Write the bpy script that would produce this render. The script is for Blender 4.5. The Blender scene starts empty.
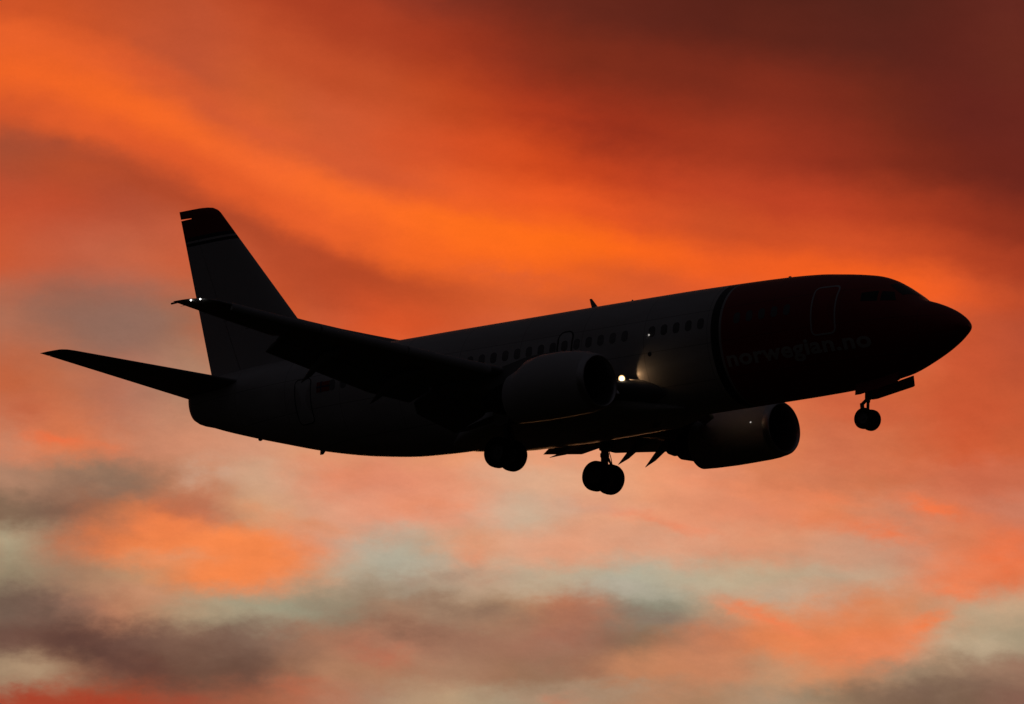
import bpy, bmesh, math
import numpy as np
from mathutils import Matrix, Vector
R = math.radians

# ------------------------------------------------------------------ camera
S = bpy.context.scene
COL = S.collection
ELEV = 9.0
CAMPOS = Vector((0.0, 0.0, 1.7))
FPX = 7628.3
cd = bpy.data.cameras.new("camera")
cam = bpy.data.objects.new("camera", cd)
COL.objects.link(cam)
cam.location = CAMPOS
cam.rotation_euler = (R(90 + ELEV), 0, 0)
cd.sensor_width = 36.0
cd.sensor_fit = 'HORIZONTAL'
cd.lens = FPX / 1024.0 * 36.0
cd.clip_start = 1.0
cd.clip_end = 60000.0
S.camera = cam

# ------------------------------------------------------------------ view
S.view_settings.view_transform = 'Standard'
S.view_settings.look = 'None'
S.view_settings.exposure = 0.0
S.view_settings.gamma = 1.0
S.view_settings.use_curve_mapping = False
S.render.engine = 'CYCLES'
S.cycles.max_bounces = 6
S.cycles.use_denoising = True

# ------------------------------------------------------------------ sky
def lin(c):
    c = c / 255.0
    return c / 12.92 if c <= 0.04045 else ((c + 0.055) / 1.055) ** 2.4

# cloud colours by elevation band (rows, top to bottom) and azimuth (17 stops)
BANDS = [
 (0,   "205,80,40 195,75,40 190,75,42 185,72,40 170,62,36 150,52,34 120,48,36 110,45,36 105,38,28 100,38,28 95,36,27 90,34,26 88,34,26 86,34,27 84,34,28 95,35,28 105,40,32"),
 (64,  "240,95,38 228,88,40 195,82,50 192,80,48 205,80,40 190,70,36 175,65,36 160,55,32 150,48,28 118,42,27 112,40,27 108,38,26 110,38,26 112,40,27 105,38,28 95,34,28 100,36,30"),
 (128, "175,75,48 195,80,45 240,98,42 245,100,42 215,90,50 205,85,48 200,72,36 185,65,35 190,62,32 165,52,28 150,48,28 140,46,28 140,46,30 130,42,28 120,40,28 110,36,28 100,34,28"),
 (192, "195,75,45 190,70,42 175,68,45 190,80,50 225,90,42 250,100,38 250,102,36 225,88,42 230,84,38 215,75,38 190,65,35 175,60,35 175,60,36 160,55,35 140,45,30 105,36,28 110,36,28"),
 (256, "200,85,50 190,90,62 195,95,65 200,90,55 195,80,45 180,72,42 190,72,40 235,90,36 252,98,32 255,100,30 250,95,30 225,85,40 215,80,40 215,78,38 215,78,36 185,65,36 160,55,34"),
 (320, "175,105,80 150,100,82 140,102,88 165,100,75 200,85,45 200,85,50 225,85,40 200,75,40 200,88,50 205,85,48 215,88,48 230,90,40 245,95,35 250,98,35 250,95,34 215,88,45 190,70,45"),
 (384, "190,95,60 185,105,75 175,110,88 175,125,100 200,120,90 215,120,85 220,125,85 225,125,85 225,120,80 225,120,80 225,115,75 220,110,70 215,105,65 205,95,60 205,90,55 200,80,50 190,80,55"),
 (448, "200,125,95 215,115,75 200,125,95 205,135,105 210,145,115 215,145,110 215,140,105 225,145,105 230,150,110 228,150,115 230,145,105 225,130,90 215,120,80 204,108,74 204,104,68 204,92,56 202,92,56"),
 (480, "175,125,100 165,120,95 150,110,88 195,120,85 205,155,125 215,140,110 220,135,105 225,145,112 215,160,130 220,158,125 228,150,112 225,140,105 215,125,88 207,117,82 206,112,76 205,105,74 202,104,74"),
 (512, "130,100,80 140,95,75 200,115,75 190,110,80 205,150,115 215,150,120 225,145,115 225,150,120 200,165,140 215,155,125 225,150,115 225,140,105 220,132,98 222,128,88 200,128,98 208,116,84 200,118,92"),
 (544, "170,150,122 180,115,85 235,125,72 240,130,75 235,130,78 215,140,108 180,165,145 215,150,115 215,155,125 220,150,118 215,155,125 210,150,120 215,142,108 208,145,115 196,142,116 216,124,88 216,114,80"),
 (576, "150,130,105 160,120,95 190,135,100 228,130,80 235,130,78 195,150,120 175,165,145 190,160,135 190,165,140 185,165,140 175,165,145 185,165,140 188,160,132 190,158,132 198,148,120 226,125,86 220,122,84"),
 (608, "120,96,82 146,104,86 185,125,95 170,140,112 165,150,125 150,140,118 165,125,100 165,130,105 175,130,100 185,115,85 140,130,112 170,140,115 215,140,100 215,130,90 215,130,88 190,150,120 190,155,125"),
 (640, "114,80,68 110,72,60 114,78,66 126,92,76 130,98,82 162,112,88 168,114,90 160,112,90 158,110,88 156,112,92 140,105,82 190,120,88 220,125,80 225,125,78 225,125,80 185,150,120 160,140,115"),
 (672, "155,125,100 150,105,82 115,72,58 110,75,60 115,80,65 165,115,88 170,120,92 165,120,95 155,110,85 155,115,90 190,125,90 190,125,92 185,140,108 200,130,92 160,125,100 150,118,95 150,110,90"),
 (704, "150,65,45 165,70,45 160,75,50 145,80,60 155,95,70 170,110,85 170,130,105 180,145,115 165,140,115 165,140,115 175,125,95 170,125,95 165,135,110 150,120,95 125,95,75 120,90,72 130,90,75"),
]
# the upper sky: bands that follow the bright diagonal streak of cloud (distance below the streak, 17 azimuth stops)
STREAK = [75,88,110,137,165,190,210,222,230,240,250,260,270,278,284,290,300]
UPPER = [
 (-300, "190,70,38 188,70,38 180,68,38 170,64,38 155,56,34 140,50,34 118,46,36 108,42,34 98,37,28 94,36,27 90,34,26 86,33,26 84,33,26 84,33,26 84,34,27 92,35,28 100,38,31"),
 (-240, "192,72,40 190,72,40 186,72,40 176,66,38 168,61,36 156,54,34 138,50,36 124,46,34 112,40,29 104,38,28 98,36,27 92,34,26 95,35,26 93,35,27 90,34,27 96,35,28 103,39,30"),
 (-180, "196,74,40 194,74,40 190,73,41 186,70,38 178,64,37 172,60,35 172,60,35 162,54,31 142,47,29 126,43,27 124,42,27 122,41,27 130,43,28 126,42,28 112,39,27 102,35,28 104,36,29"),
 (-120, "200,76,40 195,74,40 190,75,43 190,77,48 196,77,44 193,74,41 194,74,40 192,68,33 186,60,30 172,53,28 162,50,28 162,52,30 158,51,31 146,47,30 130,43,28 114,38,27 108,36,28"),
 (-70, "208,80,40 204,79,40 198,80,47 194,80,50 205,85,46 206,84,49 212,82,45 212,76,38 214,73,32 205,67,30 196,64,33 194,65,36 190,63,36 190,63,36 176,59,33 158,52,31 142,47,30"),
 (-35, "232,92,42 230,91,42 226,90,44 215,88,48 220,90,48 215,88,50 215,85,48 230,88,42 235,86,36 235,84,34 220,78,36 205,75,38 205,74,37 208,75,38 204,73,37 186,65,35 166,57,34"),
 (0, "240,95,38 242,96,38 245,98,38 243,98,42 243,98,45 250,102,42 253,103,38 255,104,32 255,103,28 255,102,26 250,96,28 240,90,34 238,88,34 243,90,32 243,91,33 222,83,40 186,70,42"),
 (35, "212,82,42 226,88,42 225,86,42 225,86,42 230,89,42 235,92,42 240,95,38 248,98,32 252,100,30 240,94,32 218,86,42 224,86,44 236,92,44 234,95,52 236,100,60 210,85,50 185,75,50"),
 (70, "168,74,50 182,73,43 178,70,43 180,70,42 180,70,42 185,70,40 185,70,38 200,78,40 215,88,45 208,86,48 215,88,48 225,92,56 228,96,62 225,100,68 222,102,68 205,84,52 190,78,50"),
 (110, "170,72,48 180,74,46 178,77,53 198,87,57 190,75,45 185,70,40 200,75,40 215,85,45 215,92,58 222,102,68 224,105,70 222,106,72 220,104,70 214,102,68 208,100,62 204,88,52 200,86,50"),
 (150, "190,79,50 190,82,56 190,88,62 198,92,60 190,78,45 200,80,45 222,84,40 220,90,55 222,105,72 225,112,78 224,112,76 220,110,72 216,106,68 208,102,64 206,98,60 204,88,52 200,88,52"),
]
# single wisps and cloud clumps: (azimuth unit, elevation unit, half length, half height, tilt degrees, colour, strength)
WISPS = [
 (92,648,80,22,14,(92,62,54),.62), (25,606,55,18,14,(104,80,68),.5), (212,652,46,18,10,(112,80,66),.5),
 (105,490,70,14,6,(128,100,84),.42), (120,520,40,16,25,(140,100,80),.4),
 (158,528,38,16,10,(238,128,74),.65), (250,556,62,20,10,(246,134,74),.78), (175,556,40,8,0,(200,150,115),.3),
 (400,558,58,28,0,(178,170,150),.65), (205,476,36,16,0,(200,165,140),.5), (340,530,55,14,0,(214,155,125),.4),
 (48,440,26,6,8,(238,112,66),.75), (85,448,40,6,12,(225,118,76),.5), (18,415,30,16,0,(196,98,64),.5),
 (470,560,28,18,15,(232,145,105),.55), (420,505,45,10,0,(228,138,98),.45), (345,470,40,18,0,(226,134,96),.45),
 (430,580,80,10,-4,(165,130,108),.5), (340,600,70,16,-5,(150,135,112),.5), (385,655,30,14,10,(192,104,78),.5), (470,612,110,14,4,(140,108,88),.6), (400,630,70,14,6,(130,92,74),.5),
 (655,618,60,11,5,(138,116,100),.6), (560,630,40,26,0,(165,104,82),.45), (590,660,40,26,20,(150,96,74),.4),
 (625,586,40,13,6,(180,170,152),.6), (780,596,66,14,4,(186,168,144),.55), (560,560,40,14,0,(228,150,115),.4),
 (942,510,34,8,14,(242,116,66),.75), (880,532,62,13,8,(236,120,74),.65), (920,560,40,12,0,(196,135,108),.4),
 (960,590,36,12,12,(240,124,76),.6), (1010,562,24,24,0,(236,112,64),.6), (838,560,60,12,0,(205,148,118),.5),
 (772,619,52,8,22,(238,130,84),.75), (876,648,60,17,-8,(234,130,84),.7), (925,626,34,8,-30,(244,126,72),.75),
 (655,520,70,7,14,(238,132,92),.5), (575,505,60,8,6,(205,165,140),.35), (700,545,90,9,5,(226,150,116),.4),
 (945,692,80,12,-4,(126,98,82),.5), (840,498,50,6,10,(236,128,84),.45), (905,470,60,9,8,(214,112,76),.35), (735,488,60,7,6,(236,140,98),.4), (300,520,70,8,12,(228,138,92),.4), (150,595,60,9,10,(196,140,108),.45), (970,648,60,14,0,(192,168,138),.6), (610,692,70,12,0,(168,145,120),.5), (730,668,50,20,0,(205,130,92),.4),
 (80,702,130,10,3,(168,64,42),.8), (18,672,44,15,0,(172,142,112),.7), (560,700,30,10,0,(200,110,78),.4), (290,690,50,14,0,(190,100,70),.4),
 (985,425,50,40,0,(200,84,48),.4), (865,405,50,18,10,(200,90,58),.4), (600,130,120,40,20,(120,40,28),.25), (175,245,60,18,20,(196,92,62),.4),
 (70,305,60,20,0,(142,98,82),.45), (110,325,70,22,0,(150,108,92),.5), (870,285,100,12,5,(250,98,34),.5), (140,72,70,9,22,(206,84,46),.4), (335,158,80,10,20,(212,88,48),.4), (480,208,70,7,10,(232,90,40),.4), (230,120,60,8,25,(205,86,52),.35), (60,150,60,12,8,(160,74,52),.4), (520,275,70,14,8,(205,90,56),.4),
]

w = bpy.data.worlds.new("World")
S.world = w
w.use_nodes = True
nt = w.node_tree
N = nt.nodes
L = nt.links
for n in list(N):
    N.remove(n)

def sock(x, inp):
    if isinstance(x, (int, float)):
        inp.default_value = x
    else:
        L.new(x, inp)

def M(op, a, b=None, c=None, clamp=False):
    n = N.new('ShaderNodeMath'); n.operation = op; n.use_clamp = clamp
    for i, v in enumerate((a, b, c)):
        if v is not None:
            sock(v, n.inputs[i])
    return n.outputs[0]

def remap(x, a, b, c=0.0, d=1.0, mode='SMOOTHSTEP'):
    n = N.new('ShaderNodeMapRange'); n.interpolation_type = mode
    sock(x, n.inputs[0])
    for i, v in enumerate((a, b, c, d)):
        n.inputs[i + 1].default_value = v
    return n.outputs[0]

def mixc(f, a, b, mode='MIX'):
    n = N.new('ShaderNodeMix'); n.data_type = 'RGBA'; n.blend_type = mode
    sock(f, n.inputs[0])
    for i, v in ((6, a), (7, b)):
        if isinstance(v, tuple):
            n.inputs[i].default_value = (*v, 1)
        else:
            L.new(v, n.inputs[i])
    return n.outputs[2]

def noise(u, v, z, su, sv, detail=4, rough=0.5):
    c = N.new('ShaderNodeCombineXYZ')
    sock(M('MULTIPLY', u, su), c.inputs[0]); sock(M('MULTIPLY', v, sv), c.inputs[1]); c.inputs[2].default_value = z
    n = N.new('ShaderNodeTexNoise'); n.inputs['Scale'].default_value = 1.0
    n.inputs['Detail'].default_value = detail; n.inputs['Roughness'].default_value = rough
    L.new(c.outputs[0], n.inputs['Vector'])
    return M('SUBTRACT', n.outputs['Fac'], 0.5)

tc = N.new('ShaderNodeTexCoord')
sp = N.new('ShaderNodeSeparateXYZ')
L.new(tc.outputs['Generated'], sp.inputs[0])
dx, dy, dz = sp.outputs
az = M('ARCTAN2', dx, dy)
el = M('ARCSINE', dz)
U = M('MULTIPLY_ADD', az, FPX, 512.0)
V = M('MULTIPLY_ADD', M('SUBTRACT', el, R(ELEV)), -FPX, 352.0)
# warp the bands with turbulence so that their edges fray like cloud
low = remap(V, 260, 470)
wu = M('MULTIPLY', noise(U, V, 1.3, 1/120, 1/75, 4, .66), M('MULTIPLY_ADD', low, -20.0, 60.0))
wv = M('MULTIPLY', noise(U, V, 7.7, 1/100, 1/60, 4, .66), M('MULTIPLY_ADD', low, -8.0, 30.0))
wu = M('ADD', wu, M('MULTIPLY', noise(U, V, 31.3, 1/44, 1/30, 5, .62), M('MULTIPLY_ADD', low, 52.0, 8.0)))
wv = M('ADD', wv, M('MULTIPLY', noise(U, V, 47.7, 1/44, 1/24, 5, .62), M('MULTIPLY_ADD', low, 27.0, 6.0)))
patchy = M('MULTIPLY_ADD', noise(U, V, 12.1, 1/40, 1/20, 4, .6), 2.6, 1.05)
patchy = M('MINIMUM', M('MAXIMUM', patchy, .35), 1.35)
U2 = M('ADD', U, wu)
V2 = M('ADD', V, wv)
# mirrored repeat far outside the part of the sky that was recorded
U3 = M('PINGPONG', U2, 1024.0)
V3 = M('PINGPONG', V2, 704.0)
uf = M('DIVIDE', U3, 1024.0)
def ramp(cols, x, mode='CARDINAL'):
    r = N.new('ShaderNodeValToRGB')
    r.color_ramp.interpolation = mode
    e = r.color_ramp.elements
    n = len(cols)
    while len(e) < n:
        e.new(0.5)
    for k in range(n):
        e[k].position = k / (n - 1.0)
    for k in range(n):
        e[k].color = (*cols[k], 1)
    L.new(x, r.inputs[0])
    return r.outputs[0]
def sheet(bands, coord, tint):
    col = None
    for v0, txt in bands:
        c = ramp([tuple(lin(float(k))*g_ for k, g_ in zip(q.split(','), tint)) for q in txt.split()], uf)
        col = c if col is None else mixc(remap(coord, prev, v0, mode='SMOOTHSTEP'), col, c)
        prev = v0
    return col
rs = ramp([(k/400.0,)*3 for k in STREAK], uf)
sv = N.new('ShaderNodeSeparateColor'); L.new(rs, sv.inputs[0])
Wd = M('SUBTRACT', V3, M('MULTIPLY', sv.outputs[0], 400.0))
col = mixc(remap(Wd, 60, 165), sheet(UPPER, Wd, (.985, 1.10, 1.0)), sheet(BANDS, V3, (1.03, 1.09, 1.07)))
for (cu, cv, a, b, tilt, rgb, st) in WISPS:
    ca, sa = math.cos(R(tilt)), math.sin(R(tilt))
    du = M('SUBTRACT', U2, cu); dv = M('SUBTRACT', V2, cv)
    p = M('DIVIDE', M('ADD', M('MULTIPLY', du, ca), M('MULTIPLY', dv, sa)), a)
    q = M('DIVIDE', M('SUBTRACT', M('MULTIPLY', dv, ca), M('MULTIPLY', du, sa)), b)
    g = M('EXPONENT', M('MULTIPLY', M('ADD', M('MULTIPLY', p, p), M('MULTIPLY', q, q)), -1.0))
    g = M('MULTIPLY', g, patchy)
    col = mixc(M('MULTIPLY', g, st, None, True), col, tuple(lin(k) for k in rgb))
# fine brightness streaks of the cloud sheet
fine = noise(M('SUBTRACT', U, M('MULTIPLY', V, .5)), V, 3.1, 1/55, 1/26, 5, .62)
amp = remap(V, 250, 520, .17, .34)
gain = M('MULTIPLY_ADD', fine, amp, 1.0)
grain = noise(U, V, 21.7, 1/3.2, 1/2.6, 2, .7)
gain = M('MULTIPLY_ADD', grain, .07, gain)
cg = N.new('ShaderNodeCombineXYZ')
for i in range(3):
    L.new(gain, cg.inputs[i])
col = mixc(1.0, col, cg.outputs[0], 'MULTIPLY')

# the glow belongs to the sunset side of the sky; everywhere else is dusk
absaz = M('ABSOLUTE', az)
wa = remap(absaz, R(10), R(38), 1.0, 0.0)
we = remap(el, R(13), R(30), 1.0, 0.0)
win = M('MULTIPLY', wa, we)
sky = N.new('ShaderNodeTexSky')
sky.sky_type = 'NISHITA'
sky.sun_disc = False
sky.sun_elevation = R(1.0)
sky.sun_rotation = R(0.0)
sky.air_density = 1.0
sky.dust_density = 2.0
bg1 = N.new('ShaderNodeBackground'); L.new(sky.outputs[0], bg1.inputs[0]); bg1.inputs[1].default_value = 0.05
dusk = mixc(remap(el, R(0), R(60)), (.0052, .0043, .0045), (.0140, .0128, .0155))
bg3 = N.new('ShaderNodeBackground'); L.new(dusk, bg3.inputs[0]); bg3.inputs[1].default_value = 1.0
bg2 = N.new('ShaderNodeBackground'); L.new(col, bg2.inputs[0]); bg2.inputs[1].default_value = 1.0
# high overcast away from the sunset hides most of the clear sky
ms0 = N.new('ShaderNodeMixShader'); ms0.inputs[0].default_value = 0.985
L.new(bg1.outputs[0], ms0.inputs[1]); L.new(bg3.outputs[0], ms0.inputs[2])
ms = N.new('ShaderNodeMixShader')
L.new(win, ms.inputs[0]); L.new(ms0.outputs[0], ms.inputs[1]); L.new(bg2.outputs[0], ms.inputs[2])
wo = N.new('ShaderNodeOutputWorld'); L.new(ms.outputs[0], wo.inputs[0])
w.cycles.sampling_method = 'MANUAL'
w.cycles.sample_map_resolution = 1024

# ------------------------------------------------------------------ sun (just above the horizon behind the clouds)
sd = bpy.data.lights.new("sun", 'SUN')
sd.energy = 0.12
sd.angle = R(6)
sd.color = (1.0, .42, .16)
so = bpy.data.objects.new("sun", sd)
COL.objects.link(so)
so.rotation_euler = (R(-91.0), 0, 0)   # light travels towards -Y, slightly down

# ------------------------------------------------------------------ materials
def mat(name, base, rough=.5, metal=0.0, emit=None, es=0.0, spec=.5, vary=0.06, scale=3.0, coat=0.0):
    m = bpy.data.materials.new(name); m.use_nodes = True
    t = m.node_tree; b = t.nodes['Principled BSDF']
    b.inputs['Roughness'].default_value = rough
    b.inputs['Metallic'].default_value = metal
    b.inputs['Specular IOR Level'].default_value = spec
    b.inputs['Coat Weight'].default_value = coat
    if emit:
        b.inputs['Emission Color'].default_value = (*emit, 1)
        b.inputs['Emission Strength'].default_value = es
    if vary:
        c = t.nodes.new('ShaderNodeTexCoord')
        mp = t.nodes.new('ShaderNodeMapping'); mp.inputs['Scale'].default_value = (scale*.35, scale, scale)
        n = t.nodes.new('ShaderNodeTexNoise'); n.inputs['Scale'].default_value = 1.0; n.inputs['Detail'].default_value = 6
        r = t.nodes.new('ShaderNodeValToRGB')
        r.color_ramp.elements[0].position = .3; r.color_ramp.elements[1].position = .75
        r.color_ramp.elements[0].color = (*[max(0, x*(1-vary)) for x in base], 1)
        r.color_ramp.elements[1].color = (*[min(1, x*(1+vary)) for x in base], 1)
        t.links.new(c.outputs['Object'], mp.inputs[0]); t.links.new(mp.outputs[0], n.inputs['Vector'])
        t.links.new(n.outputs['Fac'], r.inputs[0]); t.links.new(r.outputs[0], b.inputs['Base Color'])
        r2 = t.nodes.new('ShaderNodeMapRange'); r2.inputs[3].default_value = rough*.8; r2.inputs[4].default_value = min(1, rough*1.25)
        t.links.new(n.outputs['Fac'], r2.inputs[0]); t.links.new(r2.outputs[0], b.inputs['Roughness'])
    else:
        b.inputs['Base Color'].default_value = (*base, 1)
    return m

WHITE = mat('white_paint', (.62, .62, .63), .42, vary=.08, scale=1.2)
GREYP = mat('grey_paint', (.28, .28, .29), .5, vary=.12, scale=2)
RED = mat('red_paint', (.40, .012, .012), .42, vary=.08, scale=1.2)
NAVY = mat('navy_paint', (.012, .014, .03), .45, vary=.1)
LINE = mat('pale_line_paint', (.55, .55, .57), .5, vary=.05)
METAL = mat('bare_metal', (.55, .55, .56), .38, metal=.9, vary=.1)
DARKM = mat('dark_metal', (.06, .058, .055), .5, metal=.6, vary=.2)
GEARM = mat('gear_metal', (.20, .20, .21), .45, metal=.3, vary=.15, scale=9)
TYRE = mat('tyre_rubber', (.018, .018, .019), .8, vary=.3, scale=14)
GLASS = mat('window_glass', (.018, .018, .02), .3, spec=.35, vary=0)
CABG = mat('cabin_window_glass', (.20, .20, .21), .35, spec=.4, vary=.3, scale=2.1)
LTR = mat('letter_paint', (.62, .60, .60), .5, vary=.05)
BLUE = mat('blue_paint', (.01, .03, .16), .5, vary=.05)
LAMPW = mat('warm_lamp_glass', (1, .8, .5), .3, emit=(1.0, .58, .24), es=1.5, vary=0)
LAMP = mat('lamp_glass', (1, .9, .75), .3, emit=(1.0, .80, .52), es=4.0, vary=0)
SLATM = mat('slat_metal', (.42, .42, .44), .6, metal=.15, vary=.08)
NAVL = mat('marker_lamp_glass', (1, 1, 1), .3, emit=(1.0, .97, .92), es=3.2, vary=0)
NAVD = mat('dim_lamp_glint_glass', (1, 1, 1), .3, emit=(1.0, .93, .85), es=.45, vary=0)  # glow for the inspection lamps and the added cowl glints

# painted fuselage: white body, navy band, pale pinstripe, red nose (paint boundaries run round the hull)
def hull_paint():
    m = bpy.data.materials.new('hull_paint'); m.use_nodes = True
    t = m.node_tree; b = t.nodes['Principled BSDF']; nn = t.nodes; ll = t.links
    c = nn.new('ShaderNodeTexCoord'); s = nn.new('ShaderNodeSeparateXYZ'); ll.new(c.outputs['Object'], s.inputs[0])
    mr = nn.new('ShaderNodeMapRange'); mr.inputs[1].default_value = OX(-10.0); mr.inputs[2].default_value = OX(-7.0)
    ll.new(s.outputs[0], mr.inputs[0])
    r = nn.new('ShaderNodeValToRGB'); r.color_ramp.interpolation = 'CONSTANT'
    e = r.color_ramp.elements
    stops = [(0, (.62, .62, .63)), (.42, (.010, .012, .022)), (.525, (.52, .52, .54)), (.555, (.40, .012, .012))]
    while len(e) < 4: e.new(.5)
    for k, (p, q) in enumerate(stops): e[k].position = p
    for k, (p, q) in enumerate(stops): e[k].color = (*q, 1)
    ll.new(mr.outputs[0], r.inputs[0])
    mp = nn.new('ShaderNodeMapping'); mp.inputs['Scale'].default_value = (.35, 1.4, 1.1)
    n = nn.new('ShaderNodeTexNoise'); n.inputs['Detail'].default_value = 7; n.inputs['Scale'].default_value = 1
    ll.new(c.outputs['Object'], mp.inputs[0]); ll.new(mp.outputs[0], n.inputs['Vector'])
    # skin panel joints: faint darker rings and stringer lines
    br = nn.new('ShaderNodeTexBrick'); br.offset = 0.0
    cx = nn.new('ShaderNodeCombineXYZ'); ll.new(s.outputs[0], cx.inputs[0]); ll.new(s.outputs[2], cx.inputs[1])
    ll.new(cx.outputs[0], br.inputs['Vector'])
    br.inputs['Scale'].default_value = 1.0; br.inputs['Brick Width'].default_value = 2.54; br.inputs['Row Height'].default_value = 1.1
    br.inputs['Mortar Size'].default_value = .012; br.inputs['Color1'].default_value = (1, 1, 1, 1); br.inputs['Color2'].default_value = (.96, .96, .96, 1)
    br.inputs['Mortar'].default_value = (.62, .62, .62, 1)
    m1 = nn.new('ShaderNodeMix'); m1.data_type = 'RGBA'; m1.blend_type = 'MULTIPLY'; m1.inputs[0].default_value = 1
    ll.new(r.outputs[0], m1.inputs[6]); ll.new(br.outputs[0], m1.inputs[7])
    r3 = nn.new('ShaderNodeValToRGB'); r3.color_ramp.elements[0].color = (.8, .78, .76, 1); r3.color_ramp.elements[1].color = (1.05, 1.05, 1.05, 1)
    r3.color_ramp.elements[0].position = .3; r3.color_ramp.elements[1].position = .7
    ll.new(n.outputs['Fac'], r3.inputs[0])
    m2 = nn.new('ShaderNodeMix'); m2.data_type = 'RGBA'; m2.blend_type = 'MULTIPLY'; m2.inputs[0].default_value = 1
    ll.new(m1.outputs[2], m2.inputs[6]); ll.new(r3.outputs[0], m2.inputs[7])
    ll.new(m2.outputs[2], b.inputs['Base Color'])
    b.inputs['Roughness'].default_value = .42
    return m

def fin_paint():
    m = bpy.data.materials.new('fin_paint'); m.use_nodes = True
    t = m.node_tree; b = t.nodes['Principled BSDF']; nn = t.nodes; ll = t.links
    c = nn.new('ShaderNodeTexCoord'); s = nn.new('ShaderNodeSeparateXYZ'); ll.new(c.outputs['Object'], s.inputs[0])
    mr = nn.new('ShaderNodeMapRange'); mr.inputs[1].default_value = OZ(6.0); mr.inputs[2].default_value = OZ(8.0)
    ll.new(s.outputs[2], mr.inputs[0])
    r = nn.new('ShaderNodeValToRGB'); r.color_ramp.interpolation = 'CONSTANT'
    e = r.color_ramp.elements
    stops = [(0, (.56, .56, .57)), (.28, (.012, .014, .03)), (.335, (.56, .56, .57)), (.375, (.012, .014, .03)), (.44, (.30, .009, .010))]
    while len(e) < 5: e.new(.5)
    for k, (p, q) in enumerate(stops): e[k].position = p
    for k, (p, q) in enumerate(stops): e[k].color = (*q, 1)
    ll.new(mr.outputs[0], r.inputs[0])
    n = nn.new('ShaderNodeTexNoise'); n.inputs['Detail'].default_value = 6; n.inputs['Scale'].default_value = .9
    ll.new(c.outputs['Object'], n.inputs['Vector'])
    r3 = nn.new('ShaderNodeValToRGB'); r3.color_ramp.elements[0].color = (.86, .85, .84, 1); r3.color_ramp.elements[1].color = (1, 1, 1, 1)
    ll.new(n.outputs['Fac'], r3.inputs[0])
    m2 = nn.new('ShaderNodeMix'); m2.data_type = 'RGBA'; m2.blend_type = 'MULTIPLY'; m2.inputs[0].default_value = 1
    ll.new(r.outputs[0], m2.inputs[6]); ll.new(r3.outputs[0], m2.inputs[7]); ll.new(m2.outputs[2], b.inputs['Base Color'])
    b.inputs['Roughness'].default_value = .45
    return m

# ------------------------------------------------------------------ helpers
# aircraft frame: X forward (nose tip 0), Y port, Z up; the jet's Empty sits under its main wheels
OFF = np.array([-16.5, 0.0, -3.52])
def OX(x): return x - OFF[0]
def OZ(z): return z - OFF[2]

def build(name, verts, faces, m, parent=None, smooth=True, angle=35, mats=None, fmi=None):
    v = np.array(verts, float)
    if parent is not None or True:
        v = v - OFF
    me = bpy.data.meshes.new(name)
    me.from_pydata([tuple(p) for p in v], [], [tuple(int(i) for i in f) for f in faces])
    bm = bmesh.new(); bm.from_mesh(me)
    bmesh.ops.remove_doubles(bm, verts=bm.verts, dist=1e-5)
    bmesh.ops.recalc_face_normals(bm, faces=bm.faces)
    bm.to_mesh(me); bm.free()
    me.materials.append(m)
    for q in (mats or []): me.materials.append(q)
    if smooth:
        me.polygons.foreach_set('use_smooth', [True]*len(me.polygons))
        me.set_sharp_from_angle(angle=R(angle))
    me.update()
    o = bpy.data.objects.new(name, me)
    COL.objects.link(o)
    if parent is not None:
        o.parent = parent
    return o

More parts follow.
